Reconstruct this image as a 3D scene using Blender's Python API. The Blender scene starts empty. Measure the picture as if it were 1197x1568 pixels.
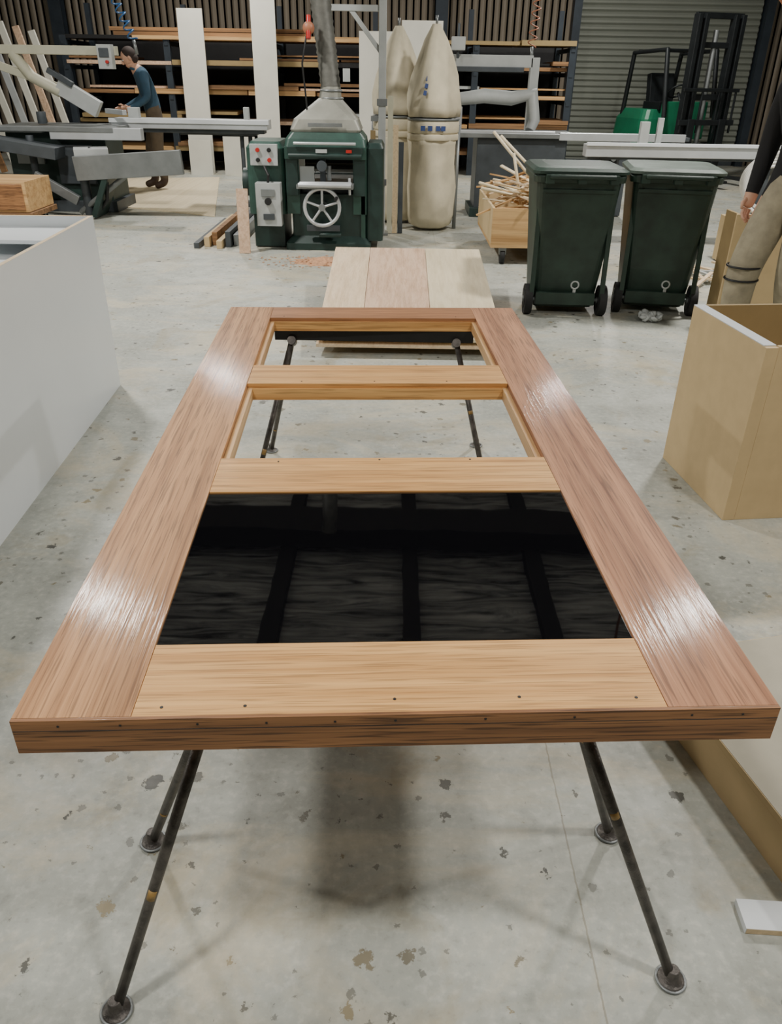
import bpy, math, random
from mathutils import Vector, Matrix, Euler
random.seed(7)
R=random.Random(11)
rad=math.radians
C=bpy.context.collection

# ---------------------------------------------------------------- materials
def lin(c):
    return tuple(((x/255)/12.92 if x/255<=0.04045 else ((x/255+0.055)/1.055)**2.4) for x in c)+(1,)
class NT:
    def __init__(s,name):
        s.m=bpy.data.materials.new(name); s.m.use_nodes=True
        s.t=s.m.node_tree; s.n=s.t.nodes; s.b=s.n['Principled BSDF']
    def add(s,t,**k):
        x=s.n.new(t)
        for a,v in k.items(): setattr(x,a,v)
        return x
    def l(s,a,b): s.t.links.new(a,b)
    def coord(s,scale=(1,1,1),rot=(0,0,0)):
        c=s.add('ShaderNodeTexCoord'); mp=s.add('ShaderNodeMapping')
        mp.inputs['Scale'].default_value=scale; mp.inputs['Rotation'].default_value=rot
        s.l(c.outputs['Object'],mp.inputs['Vector']); return mp.outputs['Vector']
    def noise(s,vec,scale,detail=4,rough=.55,dist=0):
        x=s.add('ShaderNodeTexNoise'); x.inputs['Scale'].default_value=scale; x.inputs['Detail'].default_value=detail
        x.inputs['Roughness'].default_value=rough; x.inputs['Distortion'].default_value=dist
        s.l(vec,x.inputs['Vector']); return x.outputs['Fac']
    def ramp(s,fac,stops):
        r=s.add('ShaderNodeValToRGB'); e=r.color_ramp.elements
        while len(e)<len(stops): e.new(.5)
        for i,(p,c) in enumerate(stops): e[i].position=p; e[i].color=c
        s.l(fac,r.inputs['Fac']); return r.outputs['Color']
    def mix(s,fac,a,b,mode='MIX'):
        m=s.add('ShaderNodeMix',data_type='RGBA',blend_type=mode)
        for sock,v in ((m.inputs[0],fac),(m.inputs[6],a),(m.inputs[7],b)):
            if isinstance(v,bpy.types.NodeSocket): s.l(v,sock)
            else: sock.default_value=v
        return m.outputs[2]
    def math(s,op,a,b=0):
        m=s.add('ShaderNodeMath',operation=op)
        for sock,v in ((m.inputs[0],a),(m.inputs[1],b)):
            if isinstance(v,bpy.types.NodeSocket): s.l(v,sock)
            else: sock.default_value=v
        return m.outputs[0]
    def bump(s,h,strength,dist=.01):
        b=s.add('ShaderNodeBump'); b.inputs['Strength'].default_value=strength; b.inputs['Distance'].default_value=dist
        s.l(h,b.inputs['Height']); s.l(b.outputs['Normal'],s.b.inputs['Normal']); s.l(b.outputs['Normal'],s.b.inputs['Coat Normal'])
def pm(name,rgb,rough=.6,metal=0,var=.15,scale=8,bump=.0,spec=.5):
    t=NT(name); v=t.coord(); f=t.noise(v,scale,5)
    c=lin(rgb); a=tuple(max(0,x*(1-var)) for x in c[:3])+(1,); b=tuple(min(1,x*(1+var)) for x in c[:3])+(1,)
    t.l(t.ramp(f,[(.3,a),(.7,b)]),t.b.inputs['Base Color'])
    t.b.inputs['Roughness'].default_value=rough; t.b.inputs['Metallic'].default_value=metal
    t.b.inputs['Specular IOR Level'].default_value=spec
    if bump: t.bump(t.noise(v,scale*6,4),bump,.004)
    return t.m
def wood(name,c1,c2,axis,rough=.35,s=1,bump=.15,pore=.25,coat=0,streak=.4):
    t=NT(name); sc=[46*s]*3; sc[axis]=.8*s
    v=t.coord(sc); f=t.noise(v,1,6,.66,.2)
    sc2=[13*s]*3; sc2[axis]=.3*s
    f2=t.noise(t.coord(sc2),1,4,.6,.6)
    col=t.ramp(f,[(.34,lin(c1)),(.58,lin(c2))])
    d=tuple(x*.62 for x in lin(c1)[:3])+(1,)
    col=t.mix(t.math('MULTIPLY',t.ramp(f2,[(.47,(0,0,0,1)),(.68,(1,1,1,1))]),streak),col,d)
    sc3=[250*s]*3; sc3[axis]=7*s
    f3=t.noise(t.coord(sc3),1,2,.5)
    col=t.mix(t.math('MULTIPLY',t.ramp(f3,[(.53,(0,0,0,1)),(.62,(1,1,1,1))]),pore),col,tuple(x*.3 for x in lin(c1)[:3])+(1,))
    t.l(col,t.b.inputs['Base Color']); t.b.inputs['Roughness'].default_value=rough; t.b.inputs['Specular IOR Level'].default_value=.4
    if coat:
        t.b.inputs['Coat Weight'].default_value=coat; t.b.inputs['Coat Roughness'].default_value=.1
    t.bump(t.math('ADD',f3,t.math('MULTIPLY',f,.8)),bump,.0012)
    return t.m

M={}
M['stile']=wood('timber_stile',(150,104,64),(202,152,104),1,.55,1,.34,.5,.12)
M['stile_r']=wood('timber_stile_b',(138,90,60),(188,136,98),1,.55,1,.34,.5,.12)
M['rail']=wood('timber_rail',(190,136,76),(228,178,112),0,.55,1,.3,.42,.1,.32)
M['toprail']=wood('timber_top_rail',(140,94,60),(180,128,86),0,.55,1,.3,.45,.1)
M['edge']=wood('timber_edge',(118,80,50),(168,120,78),0,.5,1.0,.35,.75,.06)
M['bead']=wood('timber_bead',(176,132,86),(214,174,122),1,.45,1,.2,.2)
M['board_p']=wood('board_pink',(190,156,128),(216,186,158),1,.5,.7,.1,.12,0,.2)
M['board_l']=wood('board_light',(208,182,148),(226,204,172),1,.5,.7,.1,.12,0,.15)
M['board_y']=wood('board_pale',(206,190,156),(220,206,174),1,.5,.7,.1,.05,0,.1)
M['pinex']=wood('pine_x',(172,132,84),(208,170,118),0,.6,.5,.1,.2,0,.3)
M['brownx']=wood('brown_timber_x',(104,76,50),(156,118,80),0,.7,.5,.1,.2)
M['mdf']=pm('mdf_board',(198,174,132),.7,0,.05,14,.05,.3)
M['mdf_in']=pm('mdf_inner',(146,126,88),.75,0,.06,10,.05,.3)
M['dusty']=pm('dusty_board_top',(172,166,148),.7,0,.1,6,.05,.3)
M['white']=pm('white_melamine',(216,221,223),.28,0,.02,3)
M['ply']=pm('ply_edge',(206,184,148),.7,0,.15,60)
M['offwhite']=pm('cream_board',(212,210,198),.5,0,.04,4)
M['legm']=pm('steel_scuffed',(84,80,76),.42,.45,.6,34,.3)
M['orange']=pm('orange_paint',(150,120,66),.5,0,.3,60)
M['black']=pm('black_plastic',(22,22,23),.5,0,.3)
M['rubber']=pm('rubber',(26,26,26),.75,0,.2)
M['bin']=pm('bin_green',(34,52,43),.5,0,.4,6,.15)
M['binlid']=pm('bin_lid_dusty',(84,96,88),.55,0,.3,8,.1)
M['green']=pm('machine_green',(46,76,67),.42,0,.22,9,.1)
M['dgreen']=pm('machine_dark_green',(28,50,45),.5,0,.25,9,.1)
M['gmetal']=pm('grey_metal',(132,136,136),.4,.5,.15,6)
M['lgrey']=pm('light_grey_paint',(172,176,174),.45,0,.1,6)
M['hood']=pm('dust_hood_grey',(146,146,136),.5,.3,.15,7)
M['alu']=pm('aluminium',(196,200,202),.35,.4,.08,5)
M['beige']=pm('beige_paint',(184,182,160),.5,0,.1,5)
M['dgrey']=pm('dark_grey_paint',(70,76,80),.5,.2,.2,6)
M['duct']=pm('flex_duct',(100,100,94),.55,.3,.2,20)
M['red']=pm('red_plastic',(176,36,28),.4,0,.1)
M['steel_b']=pm('steel_blue_dark',(48,56,64),.5,.3,.2,4)
M['cloth']=pm('dust_bag_canvas',(208,199,174),.9,0,.14,5,.25,.1)
M['blue']=pm('blue_print',(46,66,116),.7,0,.1)
M['bluehose']=pm('blue_hose',(40,96,150),.4,0,.1)
M['orangehose']=pm('orange_hose',(170,110,80),.5,0,.1)
M['whitehose']=pm('white_hose',(206,206,200),.5,0,.1)
M['forkgreen']=pm('forklift_green',(30,112,80),.4,0,.15,5)
M['forkblack']=pm('forklift_black',(34,38,40),.45,.3,.3,5)
M['skin']=pm('skin',(196,152,126),.55,0,.06,20)
M['hair']=pm('hair_dark',(44,32,26),.8,0,.3,60)
M['jacket']=pm('jacket_blue',(42,70,88),.85,0,.2,8,.2)
M['trousers']=pm('trousers_brown',(80,68,52),.85,0,.2,10,.2)
M['blackcloth']=pm('black_cloth',(20,20,22),.9,0,.3,8,.2)
M['khaki']=pm('khaki_cloth',(150,142,120),.85,0,.3,9,.3)
M['boot']=pm('boot',(60,44,32),.7,0,.2)
M['lip']=pm('lips',(150,90,80),.5,0,.1)
M['sawdust']=pm('sawdust',(186,142,108),.95,0,.3,40,.6)
M['wallbrown']=pm('corrugated_brown',(126,116,100),.55,.1,.12,1.2)
M['roller']=pm('roller_door_grey',(128,132,122),.5,.1,.08,1)
M['darkwall']=pm('side_wall_sheet',(84,86,82),.6,.1,.15,1)
M['beam']=pm('roof_steel',(10,10,11),.8,0,.2,1)
M['bulb']=pm('lamp_housing',(180,182,184),.4,.5,.05)

def concrete():
    t=NT('painted_concrete'); v=t.coord()
    a=t.noise(v,.9,6,.6,.4); b=t.noise(v,7,5,.65); c=t.noise(v,45,4,.6)
    col=t.ramp(a,[(.3,lin((144,147,139))),(.5,lin((165,168,159))),(.72,lin((184,186,177)))])
    col=t.mix(t.math('MULTIPLY',t.ramp(b,[(.42,(0,0,0,1)),(.75,(1,1,1,1))]),.5),col,lin((122,123,113)))
    col=t.mix(t.math('MULTIPLY',t.ramp(c,[(.5,(0,0,0,1)),(.7,(1,1,1,1))]),.3),col,lin((210,208,197)))
    col=t.mix(t.math('MULTIPLY',t.ramp(c,[(.28,(1,1,1,1)),(.42,(0,0,0,1))]),.35),col,lin((110,110,101)))
    d=t.noise(t.coord((1,1.6,1)),1.3,8,.72,.8)
    col=t.mix(t.math('MULTIPLY',t.ramp(d,[(.48,(0,0,0,1)),(.62,(1,1,1,1))]),.5),col,lin((198,185,155)))
    st=t.noise(t.coord((1,1,1),(0,0,1)),2.3,5,.6,1)
    col=t.mix(t.math('MULTIPLY',t.ramp(st,[(.58,(0,0,0,1)),(.66,(1,1,1,1))]),.35),col,lin((146,132,98)))
    clus=t.ramp(t.noise(v,2.3,3,.5),[(.40,(.3,)*3+(1,)),(.6,(1,1,1,1))])
    def chips(scale,thr,sel,off):
        w=t.add('ShaderNodeTexNoise'); w.inputs['Scale'].default_value=scale*4.5; w.inputs['Detail'].default_value=6; w.inputs['Roughness'].default_value=.7
        mp=t.add('ShaderNodeMapping'); mp.inputs['Location'].default_value=(off,off*2,0)
        t.l(v,mp.inputs['Vector']); t.l(mp.outputs[0],w.inputs['Vector'])
        mx=t.add('ShaderNodeVectorMath',operation='MULTIPLY_ADD'); t.l(w.outputs['Color'],mx.inputs[0])
        mx.inputs[1].default_value=(.7/scale,)*3; t.l(mp.outputs[0],mx.inputs[2])
        vo=t.add('ShaderNodeTexVoronoi',voronoi_dimensions='2D'); vo.inputs['Scale'].default_value=scale
        t.l(mx.outputs[0],vo.inputs['Vector'])
        s=t.add('ShaderNodeSeparateColor'); t.l(vo.outputs['Color'],s.inputs[0])
        size=t.math('MULTIPLY',t.math('MULTIPLY',s.outputs[0],thr),clus)
        m1=t.ramp(t.math('SUBTRACT',size,vo.outputs['Distance']),[(0,(0,0,0,1)),(.02,(1,1,1,1))])
        m2=t.math('GREATER_THAN',s.outputs[1],sel)
        return t.math('MULTIPLY',m1,m2), s.outputs[2]
    m,cc=chips(10,.22,.45,3.1)
    chipc=t.ramp(cc,[(.1,lin((46,46,44))),(.5,lin((92,90,80))),(.8,lin((136,124,94)))])
    col=t.mix(t.math('MULTIPLY',m,.85),col,chipc)
    m2,cc2=chips(23,.26,.72,9.3)
    col=t.mix(t.math('MULTIPLY',m2,.6),col,lin((84,83,76)))
    s=t.add('ShaderNodeSeparateXYZ'); t.l(v,s.inputs[0])
    j=t.math('ABSOLUTE',t.math('SUBTRACT',s.outputs[0],t.math('ADD',t.math('MULTIPLY',c,.006),.385)))
    col=t.mix(t.math('MULTIPLY',t.math('LESS_THAN',j,.0018),.55),col,lin((116,108,88)))
    t.l(col,t.b.inputs['Base Color'])
    t.l(t.ramp(b,[(.3,(.42,)*3+(1,)),(.7,(.62,)*3+(1,))]),t.b.inputs['Roughness'])
    t.bump(t.math('SUBTRACT',t.math('MULTIPLY',c,.3),t.math('ADD',m,m2)),.35,.003)
    return t.m
M['concrete']=concrete()
def glass():
    t=NT('black_glass'); t.b.inputs['Base Color'].default_value=(.003,.003,.004,1)
    t.b.inputs['Roughness'].default_value=.02; t.b.inputs['IOR'].default_value=2.6
    t.bump(t.noise(t.coord((1,1,1)),6,2),.06,.004); return t.m
M['glass']=glass()
def blanket():
    t=NT('roof_insulation_blanket'); v=t.coord((.5,6,1))
    f=t.noise(v,1.3,7,.7,1.8)
    t.l(t.ramp(f,[(.38,lin((40,42,46))),(.5,lin((200,202,206))),(.6,lin((250,251,254)))]),t.b.inputs['Base Color'])  # dark-to-bright ramp puts the wrinkle shading into the blanket's colour
    t.b.inputs['Roughness'].default_value=.5
    t.bump(f,1,.3); return t.m
M['blanket']=blanket()

# ---------------------------------------------------------------- mesh builder
class MB:
    def __init__(s): s.v=[];s.f=[];s.mi=[];s.sm=[];s.mats=[];s.M=Matrix.Identity(4)
    def mat(s,m):
        m=M[m] if isinstance(m,str) else m
        if m not in s.mats: s.mats.append(m)
        return s.mats.index(m)
    def raw(s,vs,fs,m,smooth=False):
        o=len(s.v); s.v+= [tuple(s.M@Vector(p)) for p in vs]; k=s.mat(m)
        for i,f in enumerate(fs):
            s.f.append(tuple(o+j for j in f)); s.mi.append(k)
            s.sm.append(smooth if isinstance(smooth,bool) else smooth[i])
    def box(s,c,d,m,rot=(0,0,0)):
        E=Euler([rad(a) for a in rot]).to_matrix(); vs=[]
        for x in (-.5,.5):
            for y in (-.5,.5):
                for z in (-.5,.5): vs.append(Vector(c)+E@Vector((x*d[0],y*d[1],z*d[2])))
        s.raw(vs,[(0,1,3,2),(4,6,7,5),(0,4,5,1),(2,3,7,6),(0,2,6,4),(1,5,7,3)],m)
    def bb(s,a,b,m):
        s.box([(a[i]+b[i])/2 for i in range(3)],[abs(b[i]-a[i]) for i in range(3)],m)
    def rings(s,rs,m,cap0=True,cap1=True,closed=False,smooth=True):
        n=len(rs[0]); vs=[p for r in rs for p in r]; fs=[];sm=[]
        k=len(rs)
        for i in range(k if closed else k-1):
            a=i*n;b=((i+1)%k)*n
            for j in range(n): fs.append((a+j,a+(j+1)%n,b+(j+1)%n,b+j)); sm.append(smooth)
        if not closed:
            if cap0: fs.append(tuple(range(n-1,-1,-1))); sm.append(False)
            if cap1: fs.append(tuple((k-1)*n+j for j in range(n))); sm.append(False)
        s.raw(vs,fs,m,sm)
    def tube(s,pts,r,m,n=10,closed=False):
        pts=[Vector(p) for p in pts]; rs=[]; K=len(pts)
        prev=None
        for i,p in enumerate(pts):
            if closed: d=pts[(i+1)%K]-pts[i-1]
            else: d=pts[min(i+1,K-1)]-pts[max(i-1,0)]
            d.normalize()
            if prev is None:
                a=Vector((0,0,1)) if abs(d.z)<.9 else Vector((1,0,0))
                u=d.cross(a).normalized()
            else: u=(prev-d*prev.dot(d)).normalized()
            prev=u; w=d.cross(u)
            rr=r[i] if isinstance(r,(list,tuple)) else r
            rs.append([p+rr*(math.cos(t)*u+math.sin(t)*w) for t in [2*math.pi*j/n for j in range(n)]])
        s.rings(rs,m,closed=closed)
    def cyl(s,a,b,r,m,r2=None,n=16): s.tube([a,b],[r,r if r2 is None else r2],m,n)
    def lathe(s,prof,c,m,n=24,fold=None):
        rs=[]
        for r,z in prof:
            rs.append([(c[0]+(r*(fold(t,z) if fold else 1))*math.cos(t),c[1]+(r*(fold(t,z) if fold else 1))*math.sin(t),c[2]+z) for t in [2*math.pi*j/n for j in range(n)]])
        s.rings(rs,m)
    def torus(s,c,Rr,r,axis,m,n=28,k=8):
        c=Vector(c);ax=Vector(axis).normalized(); a=Vector((0,0,1)) if abs(ax.z)<.9 else Vector((1,0,0))
        u=ax.cross(a).normalized();w=ax.cross(u)
        s.tube([c+Rr*(math.cos(t)*u+math.sin(t)*w) for t in [2*math.pi*j/n for j in range(n)]],r,m,k,True)
    def sph(s,c,d,m,nu=16,nv=10,rot=(0,0,0)):
        E=Euler([rad(a) for a in rot]).to_matrix(); rs=[]
        for i in range(nv+1):
            ph=math.pi*(i/nv)*.998+.001
            rs.append([Vector(c)+E@Vector((d[0]*math.sin(ph)*math.cos(t),d[1]*math.sin(ph)*math.sin(t),-d[2]*math.cos(ph))) for t in [2*math.pi*j/nu for j in range(nu)]])
        s.rings(rs,m)
    def build(s,name,loc=(0,0,0),rz=0,bevel=0,parent=None):
        me=bpy.data.meshes.new(name); me.from_pydata(s.v,[],s.f)
        for m in s.mats: me.materials.append(m)
        me.polygons.foreach_set('material_index',s.mi); me.polygons.foreach_set('use_smooth',s.sm); me.update()
        o=bpy.data.objects.new(name,me); C.objects.link(o); o.location=loc; o.rotation_euler=(0,0,rz)
        if bevel:
            b=o.modifiers.new('bevel','BEVEL'); b.width=bevel; b.segments=2; b.limit_method='ANGLE'; b.angle_limit=rad(50)
        if parent: o.parent=parent
        return o
def rrect(w,d,r,z,cx=0,cy=0,k=4):
    out=[]
    for qx,qy,a0 in ((1,1,0),(-1,1,90),(-1,-1,180),(1,-1,270)):
        for i in range(k+1):
            a=rad(a0+90*i/k); out.append((cx+qx*(w/2-r)+r*math.cos(a),cy+qy*(d/2-r)+r*math.sin(a),z))
    return out

# ---------------------------------------------------------------- room
YB=16.5; XL=-8.5; XR=8.5; YF=-6; ZC=5.0
b=MB(); b.bb((XL,YF,-.1),(XR,YB,0),'concrete'); b.build('floor')
def corr(b,x0,x1,y,z0,z1,m,period=.13,depth=.018):
    vs=[];n=int((x1-x0)/period*4); fs=[]
    prof=[0,0,1,1]
    for i in range(n+1):
        x=x0+(x1-x0)*i/n; yy=y-depth*prof[i%4]
        vs+=[(x,yy,z0),(x,yy,z1)]
    for i in range(n): fs.append((2*i,2*i+2,2*i+3,2*i+1))
    b.raw(vs,fs,m)
b=MB(); corr(b,XL,3.2,YB,0,ZC,'wallbrown'); corr(b,6.5,XR,YB,0,ZC,'wallbrown'); corr(b,3.2,6.5,YB,3.3,ZC,'wallbrown')
b.bb((XL,YB,0),(XR,YB+.1,ZC),'darkwall'); b.build('wall_back')
b=MB(); b.bb((XL-.1,YF,0),(XL,YB,ZC),'darkwall'); b.build('wall_left')
b=MB(); b.bb((XR,YF,0),(XR+.1,YB,ZC),'darkwall'); b.build('wall_right')
b=MB(); b.bb((XL,YF-.1,0),(XR,YF,ZC),'darkwall'); b.build('wall_front')
b=MB(); b.bb((XL,YF,ZC),(XR,YB,ZC+.05),'blanket'); b.build('ceiling')
b=MB()
k=-6
while -1.22+1.45*k<XR-.2:
    x=-1.22+1.45*k
    if x>XL+.2: b.bb((x-.09,YF+.05,ZC-.14),(x+.09,YB-.05,ZC-.01),'beam')
    k+=1
for y in (-4.5,1.7,8.1,14.1):
    b.bb((XL+.05,y-.28,ZC-.4),(XR-.05,y+.28,ZC-.14),'beam')
b.build('ceiling_beams')
# roller door
b=MB(); vs=[];n=100
x0,x1=3.25,6.45
for i in range(n+1):
    z=3.3*i/n; yy=YB-.06-.035*abs(math.sin(math.pi*i/3)); vs+=[(x0,yy,z),(x1,yy,z)]
b.raw(vs,[(2*i,2*i+1,2*i+3,2*i+2) for i in range(n)],'roller')
b.box(((x0+x1)/2,YB-.1,.04),(x1-x0,.05,.08),'dgrey')
b.build('door_1')
b=MB()
for x in (3.15,6.55): b.box((x,YB-.14,1.75),(.14,.2,3.5),'steel_b')
b.box((4.85,YB-.16,3.45),(3.6,.3,.3),'steel_b'); b.build('trim_1')
b=MB()
for x in (-6.1,.75):
    b.box((x,YB-.14,2.5),(.06,.2,4.98),'steel_b'); b.box((x,YB-.05,2.5),(.22,.02,4.98),'steel_b'); b.box((x,YB-.24,2.5),(.22,.02,4.98),'steel_b')
b.build('trim_2')

# ---------------------------------------------------------------- timber door on trestles
YAW=.0489
b=MB(); W=1.02;Ld=2.06;s_=.154;t_=.867;T=.043;TE=.057; g_=.0008
b.bb((0,.006,-T),(s_-g_,Ld,0),'stile'); b.bb((t_+g_,.006,-T),(W,Ld,0),'stile_r')
for a,c,mm in ((.006,.1521,'rail'),(.6323,.79,'rail'),(1.2618,1.4163,'rail'),(1.9179,Ld,'toprail')):
    b.bb((s_,a,-T),(t_,c,-.0004),mm)
b.bb((0,0,-TE),(W,.0056,0),'edge'); b.bb((0,.006,-TE),(W,.03,-T),'edge')
b.bb((0,-.0004,-TE*.32),(W,.0001,-TE*.305),'black')
b.bb((s_,.1521,-.022),(t_,.6323,-.0035),'glass')
for y0,y1 in ((.79,1.2618),(1.4163,1.9179)):
    b.bb((s_,y0,-T),(s_+.014,y1,-.012),'bead'); b.bb((t_-.014,y0,-T),(t_,y1,-.012),'bead')
    b.bb((s_+.014,y1-.012,-T),(t_-.014,y1,-.012),'rail')
for x,y in ((.19,.022),(.5,.03),(.67,.03),(.83,.025),(.28,.6323+.14),(.5,.78),(.2,1.94),(.8,1.94),(.3,.022),(.5,1.28),(.7,.78),(.3,1.28),(.7,1.28)):
    b.cyl((x,y,-.002),(x,y,.0003),.0024,'black',n=8)
for x in (.06,.14,.24,.33,.42,.5,.62,.74,.9,.97): b.cyl((x,-.0006,-.010),(x,.002,-.010),.0018,'black',n=8)
DZ=.6857
b.build('timber_door',(-.4887,.7339,DZ),YAW,bevel=.0012)

def trestle(ctr,halfx,topz,feet,rz=0):
    b=MB(); cx,cy=ctr
    b.box((cx,cy,topz-.02),(2*halfx+.12,.045,.04),'black')
    for i,(fx,fy) in enumerate(feet):
        sx=-1 if fx<cx else 1; sy=-1 if fy<cy else 1
        top=Vector((cx+sx*halfx,cy+sy*.018,topz-.035)); ft=Vector((fx,fy,.008))
        b.cyl(ft,top,.0095,'legm',n=14)
        b.lathe([(.024,0),(.026,.003),(.022,.007),(.013,.009),(.012,.03),(.0098,.034)],(fx,fy,.0003),'legm',20)
        b.torus((fx,fy,.004),.0255,.0028,(0,0,1),'gmetal',24,6)
        q=((.37,.40),(.6,.62),(.2,.21),(.66,.68))[i]
        off=Vector((0,-.0012,0)); b.cyl(ft.lerp(top,q[0])+off,ft.lerp(top,q[1])+off,.0088,'orange',n=14)
        b.cyl(top+Vector((0,-.02*sy,-.02)),top+Vector((0,.02*sy,.0)),.015,'legm')
    b.build('steel_trestle')
trestle((.01,.92),.27,DZ-T-.001,[(-.46,.74),(.52,.81),(-.49,1.08),(.48,1.12)])
trestle((-.07,2.70),.29,DZ-T-.001,[(-.52,2.42),(.37,2.46),(-.52,3.04),(.37,3.13)])

# ---------------------------------------------------------------- boards stack behind door
b=MB()
tilt=math.degrees(math.atan2(.18,1.71))
def bd(x0,x1,z,m,y0=4.35,y1=6.07):
    zc=.1+(.5*(y0+y1)-4.35)*.105+z
    b.box(((x0+x1)/2,(y0+y1)/2,zc),(x1-x0,y1-y0,.02),m,(tilt,0,0))
bd(-.45,-.19,0,'board_l'); bd(-.187,.22,0,'board_p'); bd(.223,.63,0,'board_y')
bd(-.42,.6,-.022,'board_y',4.4,6.0); bd(-.45,.63,-.044,'board_l',4.36,6.05)
b.box((.09,4.6,.029),(1.0,.08,.056),'pinex'); b.box((.09,5.85,.1),(1.0,.09,.2),'pinex')
b.build('timber_board_stack',bevel=.002)

# ---------------------------------------------------------------- white cabinet carcass (left)
b=MB(); w=1.5;d=2.4;h=.83;t=.018
b.bb((-t,0,0),(0,d,h),'white'); b.bb((-w,0,0),(-w+t,d,h),'white')
b.bb((-w+t,0,0),(-t,t,h),'white'); b.bb((-w+t,d-t,0),(-t,d,h),'white'); b.bb((-w+t,t,.02),(-t,d-t,.02+t),'white')
b.bb((-w*.5,t,.04),(-w*.5+t,d-t,h-.02),'white')
for a,c in (((-t,0,h),(0,d,h+.001)),((-w+t,d-t,h),(-t,d,h+.001)),((-w,0,h),(-w+t,d,h+.001)),((-w+t,0,h),(-t,t,h+.001))): b.bb(a,c,'ply')
b.bb((-w+.02,t,.68),(-t-.01,d-t,.70),'white')
b.box((-.30,d-.16,h-.06),(.5,.28,.016),'white',(2,0,-3)); b.box((-.4,1.5,h-.10),(.6,.5,.016),'white',(2,0,14)); b.box((-.62,1.9,h-.07),(.5,.05,.05),'white',(0,0,-25))
b.build('white_cabinet_carcass',(-1.29,1.42,0),math.atan2(.11,2.1)+.0,bevel=.0015)

# ---------------------------------------------------------------- MDF box (right)
b=MB(); w=.85;d=.545;h=.66
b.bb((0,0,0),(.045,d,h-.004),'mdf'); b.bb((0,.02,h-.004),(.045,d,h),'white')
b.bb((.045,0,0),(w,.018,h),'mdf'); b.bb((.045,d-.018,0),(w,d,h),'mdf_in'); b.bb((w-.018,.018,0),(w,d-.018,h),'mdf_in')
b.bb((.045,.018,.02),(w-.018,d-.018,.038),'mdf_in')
b.build('mdf_box',(1.23,2.5,0),math.atan2(.06,.54),bevel=.0015)

b=MB(); w=1.2;d=.87;h=.13
b.bb((0,0,h-.018),(w,d,h-.001),'mdf'); b.bb((.002,.002,h-.001),(w-.002,d-.002,h),'dusty'); b.bb((0,0,0),(.018,d,h-.018),'mdf'); b.bb((0,0,0),(w,.018,h-.018),'mdf'); b.bb((w-.018,0,0),(w,d,h-.018),'mdf'); b.bb((0,d-.018,0),(w,d,h-.018),'mdf')
b.build('mdf_platform',(.875,.72,0),math.radians(13),bevel=.0015)
b=MB(); b.bb((0,0,0),(.112,.062,.016),'white'); b.bb((.001,-.0005,.001),(.111,0,.015),'ply'); b.build('laminate_offcut',(.69,.9,0),math.radians(-3),bevel=.001)

# ---------------------------------------------------------------- wheelie bins
def bin_(loc,rz,lidm,name='wheelie_bin'):
    b=MB()
    rs=[rrect(.40,.40,.04,.04,0,.04),rrect(.42,.42,.05,.07,0,.04),rrect(.45,.50,.05,.3,0,.02),rrect(.53,.56,.05,.84,0,0),rrect(.53,.56,.05,.85),
        rrect(.575,.60,.06,.85),rrect(.585,.61,.06,.885),rrect(.575,.60,.06,.90),rrect(.51,.53,.05,.90),rrect(.40,.40,.04,.1,0,.04)]
    b.rings(rs,'bin',smooth=False)
    b.rings([rrect(.60,.64,.06,.902),rrect(.60,.64,.06,.918),rrect(.55,.58,.06,.935),rrect(.40,.42,.06,.942)],lidm,smooth=False)
    b.tube([(-.2,-.30,.87),(-.2,-.355,.89),(.2,-.355,.89),(.2,-.30,.87)],.014,'bin',10)
    for x in (-.2,0,.2): b.box((x,-.32,.875),(.05,.07,.05),'bin')
    b.box((0,-.283,.80),(.46,.012,.02),'bin')
    for x in (-.235,.235): b.box((x,-.245,.45),(.03,.02,.62),'bin',(-4.5,0,0))
    b.cyl((-.26,-.20,.1),(.26,-.20,.1),.012,'gmetal')
    b.box((0,-.19,.11),(.4,.08,.08),'bin')
    for x in (-1,1):
        b.cyl((x*.225,-.20,.1),(x*.275,-.20,.1),.1,'rubber',n=28)
        b.cyl((x*.222,-.20,.1),(x*.28,-.20,.1),.06,'black',n=20)
        b.cyl((x*.22,-.20,.1),(x*.285,-.20,.1),.022,'gmetal',n=12)
    b.torus((.06,-.208,.2),.025,.006,(0,1,.0),'lgrey',16,6); b.box((.06,-.206,.155),(.02,.006,.05),'lgrey')
    b.build(name,loc,rz,bevel=.003)
bin_((1.17,5.56,0),rad(-2),'bin'); bin_((1.83,5.62,0),rad(-9),'binlid')
b=MB()
for i in range(26):
    a=R.uniform(0,6.28);r=R.uniform(0,.07); b.sph((r*math.cos(a),r*math.sin(a),.012+R.uniform(0,.03)),(.03,.025,.012),'lgrey',6,4,(R.uniform(-60,60),R.uniform(-60,60),0))
b.build('plastic_wrap_scrap',(1.72,5.2,.006))

# ---------------------------------------------------------------- thickness planer
b=MB()
b.rings([rrect(.78,.62,.03,0,-.62,.35),rrect(.78,.62,.03,.06,-.62,.35),rrect(.66,.5,.03,.12,-.62,.35),rrect(.66,.5,.03,.48,-.62,.35)],'dgreen',smooth=False)
b.box((-.62,.36,.3),(.5,.5,.3),'green')
for x in (-.93,-.33): b.box((x,.35,.56),(.12,.52,.5),'green'); b.box((x,.08,.62),(.1,.03,.3),'dgreen')
b.box((-.63,.36,.56),(.5,.9,.035),'gmetal')
for y in (-.1,.0,.8): b.cyl((-.86,y,.575),(-.4,y,.575),.02,'alu')
b.box((-.63,.42,.5),(.46,.5,.1),'dgrey'); b.box((-.8,.1,.645),(.13,.02,.13),'lgrey'); b.box((-.66,.12,.66),(.05,.04,.22),'dgrey')
b.cyl((-.6,.06,.6),(-.6,.06,.72),.02,'gmetal')
b.cyl((-.42,.06,.48),(-.42,.06,.62),.012,'alu')
b.box((-.63,.35,.82),(.72,.6,.1),'green')
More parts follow.
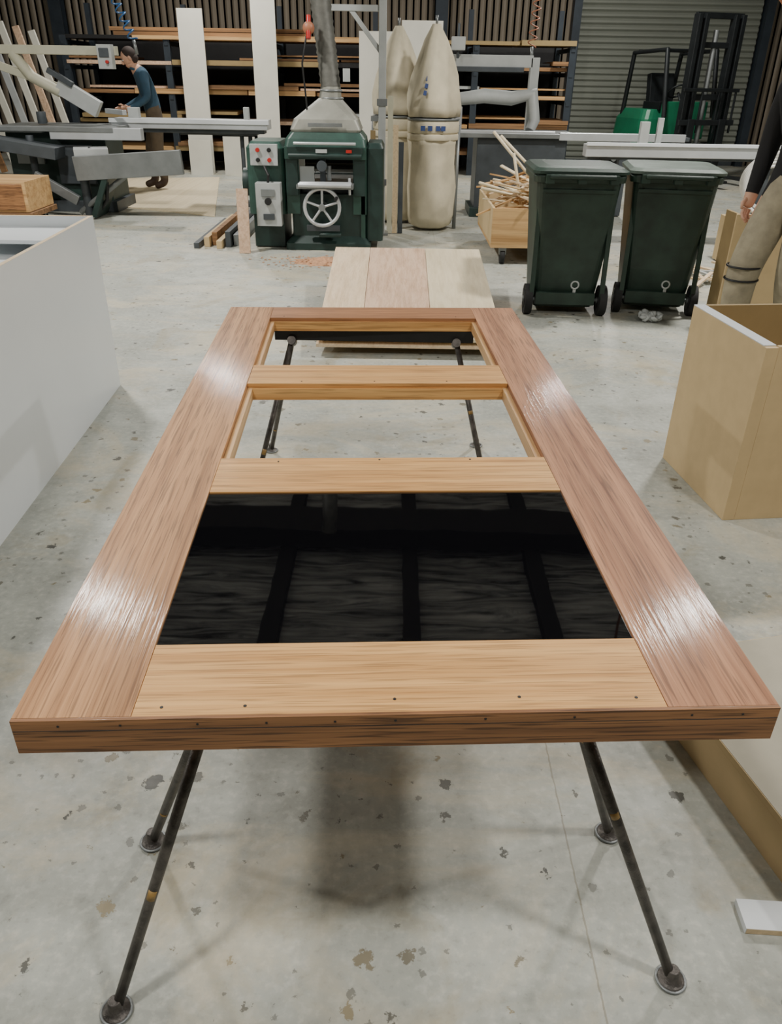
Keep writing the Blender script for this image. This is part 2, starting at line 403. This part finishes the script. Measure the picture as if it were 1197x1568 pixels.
b.rings([rrect(.72,.6,.03,.86,-.63,.35),rrect(.70,.55,.04,.93,-.63,.35),rrect(.62,.5,.04,.98,-.63,.35)],'green',smooth=False)
b.box((-.63,.03,.845),(.66,.03,.05),'dgreen'); b.cyl((-.95,.02,.8),(-.31,.02,.8),.022,'dgreen')
b.cyl((-.9,.0,.9),(-.36,.0,.9),.012,'alu')
b.rings([rrect(.60,.45,.03,.98,-.63,.35),rrect(.62,.46,.03,1.0,-.63,.35),rrect(.56,.42,.05,1.08,-.63,.35),rrect(.2,.2,.09,1.24,-.6,.35),rrect(.17,.17,.084,1.33,-.59,.35)],'hood',smooth=False)
b.torus((-.59,.35,1.3),.09,.01,(0,0,1),'gmetal'); b.torus((-.59,.35,1.24),.1,.01,(0,0,1),'gmetal')
b.box((-.63,.1,1.04),(.3,.01,.03),'gmetal')
b.rings([rrect(.34,.6,.05,.30,-1.17,.4),rrect(.34,.6,.05,.85,-1.17,.4),rrect(.26,.5,.05,.9,-1.17,.4)],'green',smooth=False)
b.box((-1.17,.4,.16),(.28,.5,.3),'dgreen')
b.box((-1.17,.06,.8),(.24,.05,.17),'lgrey')
for x in (-1.22,-1.12):
    for z in (.76,.84): b.cyl((x,.04,z),(x,.015,z),.018,'red' if (x<-1.2)==(z>.8) else 'black')
b.box((-1.14,.02,.40),(.22,.12,.36),'lgrey'); b.box((-1.14,-.045,.5),(.12,.01,.06),'gmetal'); b.cyl((-1.14,-.04,.43),(-1.14,-.07,.43),.03,'black'); b.box((-1.14,-.05,.3),(.1,.01,.05),'dgrey')
b.tube([(-1.14,.0,.58),(-1.13,-.02,.64),(-1.17,.03,.71)],.012,'black')
b.cyl((-1.34,.3,.55),(-1.4,.3,.55),.12,'dgreen',n=24)
b.rings([rrect(.16,.6,.04,.08,-.2,.4),rrect(.16,.6,.04,.86,-.2,.4),rrect(.12,.5,.04,.9,-.2,.4)],'dgreen',smooth=False)
b.box((-.3,.12,.45),(.04,.06,.7),'green')
hc=(-.66,-.06,.39); b.torus(hc,.155,.016,(0,1,0),'alu',36,10); b.cyl((hc[0],-.09,hc[2]),(hc[0],.12,hc[2]),.03,'gmetal')
for k in range(5):
    a=2*math.pi*k/5+.3; b.cyl(hc,(hc[0]+.15*math.cos(a),hc[1],hc[2]+.15*math.sin(a)),.011,'alu',n=8)
b.cyl((hc[0]+.13,-.07,hc[2]+.08),(hc[0]+.13,-.16,hc[2]+.08),.015,'black')
b.box((-.66,.03,.2),(.3,.04,.05),'dgrey'); b.cyl((-.66,.0,.72),(-.66,.05,.72),.045,'dgrey'); b.cyl((-.7,.02,.14),(-.5,.02,.14),.02,'dgreen')
b.box((-.66,.0,.84),(.1,.004,.03),'lgrey'); b.box((-.42,.0,.84),(.05,.004,.025),'red')
pts=[];rr=[]
for i in range(120):
    t=i/119; z=1.3+t*3.2
    x=-.59-.12*math.sin(min(1,t*3)*math.pi/2)+.02*math.sin(t*9); pts.append((x,.35+.1*math.sin(t*5),z)); rr.append(.082+.008*(i%2))
b.tube(pts,rr,'duct',16)
b.sph((-.76,.24,1.76),(.05,.04,.05),'orangehose'); b.cyl((-.76,.2,1.68),(-.76,.26,1.85),.02,'red'); b.tube([(-.78,.22,1.7),(-.82,.2,1.5),(-.8,.22,1.25),(-.78,.2,.95)],.008,'black')
b.box((-.45,.3,1.42),(.06,.05,.1),'lgrey')
b.build('thickness_planer',(0,7.4,0),0,bevel=.004)
b=MB()
vs=[(0,0,.05)];fs=[];n=26
for k,(r,z) in enumerate(((.10,.03),(.2,.008),(.28,.0005))):
    for j in range(n):
        a=2*math.pi*j/n; q=r*R.uniform(.8,1.2); vs.append((q*math.cos(a),q*.6*math.sin(a),z))
for j in range(n): fs.append((0,1+j,1+(j+1)%n))
for k in range(2):
    for j in range(n): fs.append((1+k*n+j,1+(k+1)*n+j,1+(k+1)*n+(j+1)%n,1+k*n+(j+1)%n))
b.raw(vs,fs,'sawdust',True)
for i in range(120):
    a=R.uniform(0,6.28);q=R.uniform(.1,.45); b.box((q*1.5*math.cos(a),q*.6*math.sin(a),.004+max(0,.03*(1-q*3))),(.025,.01,.003),'sawdust',(R.uniform(-15,15),R.uniform(-15,15),R.uniform(0,180)))
b.build('sawdust_pile',(-.62,6.93,0))
b=MB(); b.box((-1.36,7.28,.27),(.1,.02,.54),'board_p',(-6,0,0)); b.build('timber_offcut')
b=MB()
for i,(x,mm,hh) in enumerate(((-1.84,'dgrey',.05),(-1.76,'mdf',.09),(-1.70,'brownx',.12),(-1.63,'mdf',.07),(-1.56,'dgrey',.14),(-1.50,'gmetal',.1))):
    L=1.45-.08*(i%3); b.box((x,8.88-L/2,hh/2),(.05,L,hh),mm)
b.build('timber_length_bundle',(0,0,0),0,bevel=.003)

# steel gantry post
b=MB()
py=8.32
b.box((-.15,py,1.6),(.07,.07,3.2),'lgrey'); b.box((-.15,py,.01),(.14,.12,.02),'gmetal')
b.box((-.46,py,1.95),(.62,.05,.05),'lgrey'); b.box((-.3,py,1.77),(.04,.04,.44),'lgrey',(0,-40,0)); b.box((-.75,py,2.35),(.05,.05,.8),'lgrey')
for z in (.5,1.2): b.box((-.15,py-.035,z),(.1,.02,.06),'gmetal')
b.build('steel_post_frame',bevel=.003)
b=MB()
for i,(x,mm,hh) in enumerate(((-.07,'beige',1.25),(-.015,'ply',1.0),(-.24,'mdf_in',.95),(.04,'dgrey',.85))):
    b.box((x,8.42,hh/2+.004),(.05,.03,hh),mm,(-2,0,0))
b.build('leaning_timber_boards')

# ---------------------------------------------------------------- dust collector
b=MB()
def fold(t,z): return 1+.035*math.sin(5*t+z*6)+.02*math.sin(11*t-z*9)
def bag(cx,cy,s=1):
    b.lathe([(.16,.0),(.22,.03),(.245,.12),(.25,.4),(.235,.62),(.24,.8),(.25,.86)],(cx,cy,.02),'cloth',36,fold)
    b.lathe([(.255,.0),(.26,.01),(.26,.05),(.255,.06)],(cx,cy,.86),'cloth',36)
    b.lathe([(.25,0),(.262,.02),(.262,.10),(.25,.12)],(cx,cy,.92),'cloth',36)
    b.lathe([(.262,0),(.266,.01),(.262,.02)],(cx,cy,1.04),'gmetal',36)
    b.lathe([(.25,.0),(.262,.08),(.25,.2),(.21,.36),(.165,.52),(.11,.66),(.065,.74),(.04,.79)],(cx,cy,1.07),'cloth',40,lambda t,z:1+.07*math.sin(4*t+z*5)+.04*math.sin(9*t-z*7)+.02*math.sin(15*t+z*12))
    b.cyl((cx,cy,1.84),(cx,cy,1.93),.012,'gmetal')
bag(.36,8.75); bag(.0,9.2)
for i,z in enumerate((1.28,1.34,1.40,1.46,1.52)): b.box((.26+.012*i,8.50+.03*i,z),(.03,.012,.04),'blue',(-14,14,0))
for x in (.25,.32,.40,.45): b.box((x,8.483,.975),(.045,.006,.045),'blue')
for x,y in ((.62,8.75),(.17,9.02),(-.26,9.2),(.35,9.05)): b.cyl((x,y,0),(x,y,1.0),.02,'gmetal')
b.box((.17,9.06,1.03),(.9,.05,.05),'gmetal')
b.build('dust_collector')

# ---------------------------------------------------------------- offcut cart
b=MB()
x0,x1,y0,y1=.82,1.75,6.95,8.2
b.bb((x0,y0,.17),(x1,y0+.025,.46),'pinex'); b.bb((x0,y0+.025,.17),(x0+.02,y1,.46),'mdf'); b.bb((x0,y1,.17),(x1,y1+.02,.46),'mdf'); b.bb((x1-.02,y0+.025,.17),(x1,y1,.46),'mdf'); b.bb((x0,y0,.14),(x1,y1,.17),'pinex')
for x in (.93,1.62):
    for y in (7.0,8.1):
        b.cyl((x-.02,y,.062),(x+.02,y,.062),.06,'rubber',n=20); b.box((x,y,.11),(.06,.06,.06),'gmetal')
for i in range(75):
    L=R.uniform(.4,1.0); x=R.uniform(x0+.2,x1-.2); y=R.uniform(y0+.15,y1-.15); z=R.uniform(.4,.62)
    b.box((x,y,z),(L*.8,R.uniform(.015,.04),.012),R.choice(['board_l','board_y','pinex','ply']),(R.uniform(-20,20),R.uniform(-22,22),R.uniform(-70,70)))
for a,c in (((1.35,7.3,.48),(.82,7.35,1.02)),((1.5,7.4,.45),(.9,7.5,.98)),((1.3,7.5,.45),(.72,7.3,.62)),((1.2,7.2,.5),(.72,7.1,.60)),((1.1,7.3,.45),(1.0,7.3,.86))):
    b.cyl(a,c,.013,'board_y',n=4)
b.build('offcut_cart')

# ---------------------------------------------------------------- left panel saw
b=MB()
b.box((-3.75,9.75,.86),(1.3,.8,.05),'gmetal'); b.box((-3.8,9.8,.45),(1.1,.6,.76),'dgreen'); b.box((-3.8,9.8,.06),(1.2,.7,.12),'dgrey')
b.box((-3.6,9.47,.5),(.4,.05,.4),'dgrey'); b.box((-4.1,9.48,.6),(.3,.04,.2),'gmetal')
b.box((-3.3,9.42,.82),(1.0,.12,.12),'alu'); b.box((-4.5,9.7,.84),(1.2,.6,.04),'lgrey')
b.box((-2.85,8.95,.55),(1.15,.06,.24),'gmetal',(0,-4,0)); b.box((-3.3,9.15,.55),(.35,.3,.3),'lgrey',(0,0,20))
b.cyl((-3.4,9.1,.0),(-3.4,9.1,.7),.05,'dgrey'); b.box((-3.2,9.13,.25),(.06,.4,.5),'dgreen',(0,25,0)); b.box((-4.1,9.2,.7),(.9,.3,.12),'dgrey',(0,8,0))
b.cyl((-4.0,9.3,.0),(-4.0,9.3,.8),.04,'dgrey'); b.cyl((-3.5,9.1,.05),(-2.9,9.0,.45),.03,'gmetal'); b.box((-3.7,9.05,.3),(.5,.06,.1),'gmetal',(0,30,0))
b.tube([(-3.3,9.1,.7),(-3.1,9.0,.55),(-3.15,9.0,.2),(-3.3,9.1,.05)],.02,'black')
b.box((-4.0,10.2,1.62),(1.6,.1,.09),'beige'); b.box((-4.55,10.2,1.45),(1.3,.08,.08),'beige',(0,18,0)); b.box((-5.0,10.2,.75),(.12,.12,1.5),'beige')
b.box((-3.3,10.1,1.56),(.16,.12,.24),'lgrey'); b.box((-3.3,10.03,1.60),(.11,.01,.09),'dgrey'); b.cyl((-3.27,10.04,1.51),(-3.27,10.0,1.51),.018,'red'); b.box((-3.7,10.15,1.15),(.5,.1,.18),'lgrey',(0,30,0))
b.tube([(-4.4,10.2,1.58),(-4.2,10.15,1.35),(-3.9,10.15,1.2)],.06,'beige'); b.box((-3.86,10.1,1.35),(.3,.06,.06),'dgrey',(0,30,0))
b.box((-3.2,9.85,1.02),(.05,.5,.05),'alu',(0,0,40)); b.cyl((-3.95,9.6,.9),(-3.95,9.6,1.02),.05,'dgrey')
b.box((-2.4,10.1,.9),(1.8,.32,.1),'alu'); b.box((-2.4,9.93,.93),(1.84,.02,.05),'white'); b.box((-2.4,10.1,.83),(1.7,.2,.05),'dgrey')
b.box((-2.1,10.3,.80),(.9,.5,.03),'dgrey')
for x in (-1.85,-1.75): b.cyl((x,10.2,.02),(x,10.2,.85),.025,'dgrey')
b.box((-1.8,10.2,.02),(.3,.3,.04),'dgrey'); b.box((-1.8,10.2,.3),(.06,.4,.05),'dgrey')
b.box((-1.75,10.05,1.0),(.06,.08,.16),'lgrey'); b.box((-3.05,10.05,1.0),(.12,.1,.12),'lgrey')
b.build('panel_saw',bevel=.006)
b=MB(); b.box((-3.9,8.4,.33),(.56,.62,.28),'pinex'); b.box((-3.9,8.085,.33),(.5,.01,.24),'edge'); b.box((-3.9,8.4,.16),(.6,.66,.05),'brownx')
for x in (-4.1,-3.7):
    for y in (8.2,8.6): b.cyl((x-.02,y,.065),(x+.02,y,.065),.064,'rubber'); b.box((x,y,.12),(.05,.05,.05),'gmetal')
b.build('timber_block_trolley',bevel=.004)
b=MB(); b.raw([(-3.6,10.0,.012),(-2.05,9.25,.012),(-2.75,13.0,.012),(-4.2,12.6,.012),(-3.6,10.0,.001),(-2.05,9.25,.001),(-2.75,13.0,.001),(-4.2,12.6,.001)],[(0,1,2,3),(7,6,5,4),(0,4,5,1),(1,5,6,2),(2,6,7,3),(3,7,4,0)],'board_y'); b.build('plywood_floor_sheet')

# ---------------------------------------------------------------- rack with boards
b=MB(); rx0,rx1,ry=-5.2,2.75,14.0
for x in (-5.2,-3.6,-2.0,-.4,1.2,2.7):
    b.box((x,ry,.95),(.1,.08,1.9),'steel_b'); b.box((x,ry+1.3,1.2),(.08,.08,2.4),'steel_b')
    for z in (.3,.7,1.12,1.52,1.86): b.box((x,ry+.6,z-.05),(.06,1.3,.06),'steel_b')
b.box(((rx0+rx1)/2,ry+1.4,.95),(rx1-rx0,.03,1.86),'black')  # black sheet stands in for the shade deep in the shelf bays
for z in (.3,.7,1.12,1.52,1.86):
    for lay in range(3):
        x=rx0+R.uniform(0,.3)*lay; zz=z+[0,.075,.135][lay]
        if z>1.8 and lay>0: continue
        while x<rx1-.3:
            L=R.uniform(.9,2.6); L=min(L,rx1-x)
            hh=[R.choice([.05,.07]),R.choice([.03,.055]),R.choice([.02,.04])][lay]; yy=ry+R.uniform(-.12,.1)
            if R.random()<(1,.7,.45)[lay]: b.box((x+L/2,yy+.5,zz+hh/2),(L-.03,1.0,hh),R.choice(['pinex','brownx','brownx','brownx','mdf_in','board_p','black'] if lay<2 else ['brownx','mdf_in','lgrey','pinex']))
            x+=L
for z in (1.94,2.0): b.box((-1.0-z,14.4,z),(3.,.6,.05),'brownx')
b.build('timber_storage_rack')
b=MB()
for x,y,w_,h_ in ((-3.12,13.6,.38,2.25),(-2.02,13.55,.36,3.1),(-.35,13.6,.5,2.0),(.35,13.7,.62,2.15),(-3.1,13.4,.35,.5),(-2.5,13.5,.5,.55)):
    b.box((x,y,h_/2),(w_,.03,h_),'offwhite',(-1.5,0,0))
b.build('leaning_white_panels')
b=MB()
for i in range(9):
    x=-6.6+.2*i; h_=2.3-.05*i; b.box((x,12.7+.02*i,h_/2+.03),(.09,.04,h_),R.choice(['offwhite','board_p','offwhite','brownx','alu']),(0,-13,0))
b.build('leaning_timber_lengths')

# ---------------------------------------------------------------- right panel saw
b=MB()
b.box((2.65,7.75,.86),(1.9,.14,.1),'alu'); b.box((2.65,7.68,.915),(1.9,.03,.03),'white'); b.box((2.65,7.9,.8),(1.8,.2,.04),'dgrey')
for x in (1.9,3.4): b.box((x,7.8,.4),(.07,.07,.8),'dgrey'); b.box((x,7.8,.02),(.14,.3,.04),'dgrey')
b.box((2.2,7.7,1.0),(.08,.06,.2),'lgrey'); b.box((2.35,7.75,1.02),(.05,.04,.22),'lgrey')
b.build('saw_sliding_rail',bevel=.004)
b=MB()
b.box((1.3,9.9,.86),(1.4,.7,.05),'gmetal'); b.box((1.4,9.9,.43),(1.0,.55,.8),'dgrey'); b.box((1.4,9.9,.05),(1.1,.65,.1),'dgreen')
b.box((2.6,9.8,.85),(1.3,.5,.04),'dgrey'); b.box((1.1,9.58,.88),(1.3,.05,.06),'alu'); b.box((2.5,9.57,.86),(1.4,.05,.08),'alu'); b.box((2.6,9.8,.42),(.1,.1,.82),'dgrey')
b.box((.92,10.0,1.58),(1.15,.1,.12),'lgrey'); b.box((.92,9.93,1.5),(.95,.04,.05),'dgrey'); b.box((1.52,10.0,1.22),(.1,.1,.8),'lgrey')
b.tube([(.65,9.9,1.2),(.97,9.9,1.24),(1.28,9.9,1.22),(1.5,9.85,1.26),(1.55,9.85,1.0),(1.5,9.8,.9)],[.065,.075,.075,.085,.065,.055],'lgrey',14)
b.box((.65,9.9,1.74),(.15,.1,.13),'lgrey'); b.cyl((.65,9.9,1.6),(.65,9.9,1.93),.015,'dgrey')
b.box((.7,9.9,1.0),(.06,.06,.26),'alu')
b.build('sliding_table_saw',bevel=.006)

# ---------------------------------------------------------------- forklift
b=MB()
b.rings([rrect(1.0,1.0,.12,.25,-.55,0),rrect(1.05,1.05,.15,.5,-.55,0),rrect(1.0,1.0,.15,.85,-.55,0),rrect(.8,.9,.15,1.0,-.5,0)],'forkgreen',smooth=False)
b.box((.15,0,.35),(.9,.95,.3),'forkgreen'); b.box((-.3,0,1.05),(.5,.5,.12),'forkblack'); b.box((-.5,0,1.3),(.12,.45,.45),'forkblack',(0,-10,0))
b.box((.3,0,.85),(.1,.8,.55),'forkgreen'); b.cyl((.25,0,1.0),(.05,0,1.25),.02,'forkblack'); b.torus((.02,0,1.27),.15,.015,(.6,0,-.8),'forkblack')
for x in (-.75,.45):
    for y in (-.46,.46): b.cyl((x,y-.09,.27),(x,y+.09,.27),.27,'rubber',n=28); b.cyl((x,y-.095,.27),(x,y+.095,.27),.13,'lgrey',n=20)
for y in (-.45,.45):
    b.tube([(-.85,y,.9),(-.72,y,1.82),(.25,y,1.85),(.45,y,.9)],.04,'forkblack',8)
for x in (-.6,-.4,-.2,0,.2): b.box((x,0,1.85),(.03,.9,.03),'forkblack')
for y in (-.38,-.26,.26,.38): b.box((.82,y,1.2),(.14,.07,2.2),'forkblack')
for z in (.4,1.2,1.9,2.28): b.box((.8,0,z),(.06,.82,.08),'forkblack')
b.cyl((.78,0,.3),(.78,0,2.1),.04,'gmetal')
b.box((.93,0,.5),(.05,1.0,.08),'forkblack'); b.box((.93,0,.85),(.05,1.0,.08),'forkblack')
for y in (-.45,-.15,.15,.45): b.box((.93,y,1.0),(.03,.03,.6),'forkblack')
b.box((.93,0,1.3),(.04,1.0,.05),'forkblack')
for y in (-.28,.28): b.box((.96,y,.5),(.04,.12,.8),'forkblack'); b.box((1.5,y,.1),(1.1,.12,.04),'forkblack')
b.build('forklift',(4.6,14.6,0),rad(-74),bevel=.008)

# ---------------------------------------------------------------- right-side clutter
b=MB()
for k in range(7): b.torus((3.15+.015*k,7.0+.03*k,.62+.01*k),.2+.012*k,.014,(.35,1,.15*k-.3),'whitehose',36,8)
b.tube([(3.0,6.9,.45),(2.85,6.8,.3),(2.95,6.7,.1),(3.3,6.6,.02)],.014,'whitehose')
b.box((3.2,7.15,.2),(.6,.4,.38),'mdf'); b.build('coiled_hose_on_crate',bevel=.003)
b=MB(); b.box((2.55,5.1,.36),(.9,.018,.72),'mdf'); b.box((2.12,5.2,.36),(.018,.2,.72),'mdf_in'); b.box((2.55,5.2,.01),(.86,.2,.018),'mdf_in'); b.build('mdf_carcass',(-.03,-.1,0),rad(0),bevel=.002)
b=MB()
for i in range(40):
    b.box((R.uniform(-.35,.35),R.uniform(-.5,.5),.012+R.uniform(0,.05)),(R.uniform(.1,.4),.03,.015),R.choice(['board_l','lgrey','ply','board_y']),(0,R.uniform(-8,8),R.uniform(0,180)))
b.build('timber_scrap_pile',(2.75,6.3,.01))

# air hoses
def helix(p0,p1,r,turns,mat,name,rt=.008):
    b=MB(); p0=Vector(p0);p1=Vector(p1);n=turns*14
    d=(p1-p0).normalized(); u=d.cross(Vector((0,1,0))).normalized(); w=d.cross(u)
    b.tube([p0.lerp(p1,i/n)+r*(math.cos(i*2*math.pi/14)*u+math.sin(i*2*math.pi/14)*w) for i in range(n+1)],rt,mat,6)
    b.cyl(p1,p1+Vector((.02,0,-.15)),.02,'gmetal'); b.build(name)
helix((-4.4,11,4.7),(-3.2,10.9,1.75),.05,34,'bluehose','air_hose_coil',.009)
helix((1.75,10.9,4.7),(1.6,10.9,1.75),.05,30,'orangehose','air_hose_coil',.007)
b=MB(); b.tube([(2.2,6.0,4.9),(2.25,6,3),(2.3,6,2.2),(2.45,6,1.9),(2.7,6,1.66),(3.1,6,1.5),(3.6,6,1.45)],.012,'orangehose'); b.build('air_hose')

# ---------------------------------------------------------------- people
def person(name,loc,rz,J,pal,headrot=(0,0,0),bulk=1):
    names=list(J.keys()); me=bpy.data.meshes.new('tmp'); idx={n:i for i,n in enumerate(names)}
    E=[('pelvis','spine'),('spine','chest'),('chest','neck'),('neck','head')]
    for s in 'LR': E+=[('pelvis','hip'+s),('hip'+s,'knee'+s),('knee'+s,'ankle'+s),('ankle'+s,'toe'+s),('chest','sho'+s),('sho'+s,'elb'+s),('elb'+s,'wri'+s),('wri'+s,'palm'+s)]
    B=bulk
    rd=dict(pelvis=(.15*B,.12*B),spine=(.14,.11),chest=(.165,.12),neck=(.062,.062),head=(.055,.06),hip=(.095*B,.1*B),knee=(.066*B*B,.068*B*B),ankle=(.05*B*B,.052*B*B),toe=(.042,.036),sho=(.075,.075),elb=(.055,.057),wri=(.036,.038),palm=(.038,.022))
    me.from_pydata([J[n] for n in names],[(idx[a],idx[c]) for a,c in E],[])
    o=bpy.data.objects.new('tmp',me); C.objects.link(o)
    sk=o.modifiers.new('s','SKIN')
    for n in names:
        k=n if n in rd else n[:-1]; me.skin_vertices[0].data[idx[n]].radius=rd[k]
    me.skin_vertices[0].data[idx['pelvis']].use_root=True
    ss=o.modifiers.new('ss','SUBSURF'); ss.levels=2; ss.render_levels=2
    dg=bpy.context.evaluated_depsgraph_get(); ev=o.evaluated_get(dg); em=ev.to_mesh()
    vs=[tuple(v.co) for v in em.vertices]; fs=[tuple(p.vertices) for p in em.polygons]
    segs=[(a,c,Vector(J[a]),Vector(J[c])) for a,c in E]
    groups={}
    for f in fs:
        c=sum((Vector(vs[i]) for i in f),Vector())/len(f); best=None
        for a,d,p,q in segs:
            t=max(0,min(1,(c-p).dot(q-p)/(q-p).length_squared)); dd=(c-p-t*(q-p)).length
            if best is None or dd<best[0]: best=(dd,a,d,t)
        _,a,d,t=best
        if d=='head' or (d=='neck' and t>.8): k='skin'
        elif d.startswith('palm'): k='skin'
        elif d.startswith(('hip','knee')): k=pal['legs']
        elif d.startswith('ankle'): k=pal['legs'] if t<.85 else pal['feet']
        elif d.startswith('toe'): k=pal['feet']
        elif d=='spine' and t<.25: k=pal['legs']
        else: k=pal['top']
        groups.setdefault(k,[]).append(f)
    ev.to_mesh_clear(); bpy.data.objects.remove(o)
    b=MB()
    o0=len(b.v); b.v+=vs
    for k,ff in groups.items():
        mi=b.mat(k)
        for f in ff: b.f.append(tuple(o0+i for i in f)); b.mi.append(mi); b.sm.append(True)
    for s in 'LR':
        w=Vector(J['wri'+s]);p=Vector(J['palm'+s]); d=(p-w).normalized(); side=d.cross(Vector((1,0,0))).normalized()
        inw=Vector((-1 if J['palm'+s][0]>0 else 1,0,0))
        for i,L in enumerate((.07,.08,.075,.058)):
            st=p+side*(.026-.017*i)
            b.tube([st,st+d*L*.45,st+d*L*.75+inw*.012,st+d*L*.9+inw*.03],[.0095,.009,.008,.006],'skin',8)
        st=w+d*.03+side*.025; b.tube([st,st+side*.025+d*.025,st+side*.03+d*.055+inw*.01],[.012,.011,.008],'skin',8)
    h=Vector(J['head'])+Vector((0,-.015,.05)); b.M=Matrix.Translation(h)@Euler([rad(a) for a in headrot]).to_matrix().to_4x4()
    b.sph((0,0,.01),(.076,.095,.105),'skin',20,14); b.sph((0,-.02,-.06),(.055,.065,.05),'skin')
    b.sph((0,-.098,-.012),(.012,.02,.024),'skin',10,8)
    for x in (-.03,.03): b.sph((x,-.085,.012),(.013,.01,.008),'white',8,6); b.sph((x,-.093,.012),(.006,.004,.006),'black',8,6); b.box((x,-.09,.033),(.032,.01,.006),'hair')
    b.sph((0,-.083,-.056),(.024,.008,.006),'lip',10,6)
    for x in (-.078,.078): b.sph((x,.0,0),(.01,.02,.03),'skin',8,6)
    b.sph((0,.022,.035),(.084,.092,.095),'hair',20,12)
    b.sph((0,.04,-.02),(.074,.07,.07),'hair',16,10)
    b.M=Matrix.Identity(4)
    n=Vector(J['neck']); b.torus(n-Vector((0,.0,.02)),.068,.016,(0,.25,1),pal['top'],20,8)
    if pal.get('strap'):
        for s,z in (('R',-.01),('R',-.08)):
            k=Vector(J['knee'+s]); b.torus(k+Vector((0,0,z+.02)),.088,.006,(0,0,1),'black',24,6)
    return b.build(name,loc,rz)
J1=dict(pelvis=(0,.0,.93),spine=(0,-.03,1.1),chest=(0,-.1,1.33),neck=(0,-.17,1.46),head=(0,-.22,1.52),
 hipL=(.09,0,.88),kneeL=(.1,-.02,.49),ankleL=(.1,.03,.09),toeL=(.1,-.12,.045),hipR=(-.09,0,.88),kneeR=(-.1,-.1,.49),ankleR=(-.1,-.08,.09),toeR=(-.1,-.23,.045),
 shoL=(.18,-.1,1.39),elbL=(.23,-.08,1.12),wriL=(.2,-.3,1.0),palmL=(.19,-.38,.98),shoR=(-.18,-.1,1.39),elbR=(-.23,-.1,1.12),wriR=(-.2,-.34,1.0),palmR=(-.19,-.42,.98))
person('worker_man',(-3.25,11.6,0),rad(-70),J1,dict(top='jacket',legs='trousers',feet='boot'),(28,0,0),1.1)
J2=dict(pelvis=(0,.0,.93),spine=(0,0,1.1),chest=(0,-.02,1.33),neck=(0,-.03,1.47),head=(0,-.04,1.54),
 hipL=(.09,0,.88),kneeL=(.1,-.02,.49),ankleL=(.1,.08,.09),toeL=(.1,-.07,.045),hipR=(-.09,0,.88),kneeR=(-.11,-.16,.52),ankleR=(-.11,-.16,.09),toeR=(-.11,-.31,.045),
 shoL=(.18,-.02,1.4),elbL=(.24,-.02,1.12),wriL=(.23,-.12,.88),palmL=(.225,-.15,.81),shoR=(-.18,-.02,1.4),elbR=(-.24,-.0,1.12),wriR=(-.24,-.06,.88),palmR=(-.235,-.08,.81))
person('worker_person',(2.13,4.42,0),rad(-60),J2,dict(top='blackcloth',legs='khaki',feet='boot',strap=1),(10,0,0),1.18)

# ---------------------------------------------------------------- lamps
def lamp(x,y,power):
    e=bpy.data.objects.new('high_bay_or_fill_lamp',None); C.objects.link(e); e.location=(x,y,4.35)
    b=MB(); b.lathe([(.24,0),(.23,.06),(.16,.18),(.1,.22),(.09,.34),(.04,.38)],(0,0,0),'bulb',28); b.cyl((0,0,.36),(0,0,.64),.01,'gmetal')
    b.build('housing',parent=e)
    l=bpy.data.lights.new('lamp_light','AREA'); l.shape='DISK'; l.size=.4; l.energy=power; l.color=(1,.965,.91)
    o=bpy.data.objects.new('lamp_light',l); C.objects.link(o); o.parent=e; o.location=(0,0,-.01)
lamp(-1.5,-.25,105); lamp(2.3,-.25,115)
lamp(-7.2,2.6,240); lamp(7.2,2.6,240)  # side pair added as fill light under the door, no such fittings known
for x in (-2.8,2.9):
    lamp(x,6.0,240); lamp(x,12.3,190)
w=bpy.data.worlds.new('World'); bpy.context.scene.world=w; w.use_nodes=True
w.node_tree.nodes['Background'].inputs[0].default_value=(.6,.7,.8,1); w.node_tree.nodes['Background'].inputs[1].default_value=.05

# ---------------------------------------------------------------- camera
P=.5131;RO=.017
F=Vector((0,math.cos(P),-math.sin(P)));U0=Vector((0,math.sin(P),math.cos(P)));R0=Vector((1,0,0))
Rv=math.cos(RO)*R0+math.sin(RO)*U0; Uv=-math.sin(RO)*R0+math.cos(RO)*U0
cam=bpy.data.cameras.new('camera'); cam.sensor_fit='HORIZONTAL'; cam.sensor_width=36; cam.lens=36*1185/1197; cam.clip_end=100
co=bpy.data.objects.new('camera',cam); C.objects.link(co)
m=Matrix((Rv,Uv,-F)).transposed().to_4x4(); m.translation=(0,0,1.42); co.matrix_world=m
bpy.context.scene.camera=co
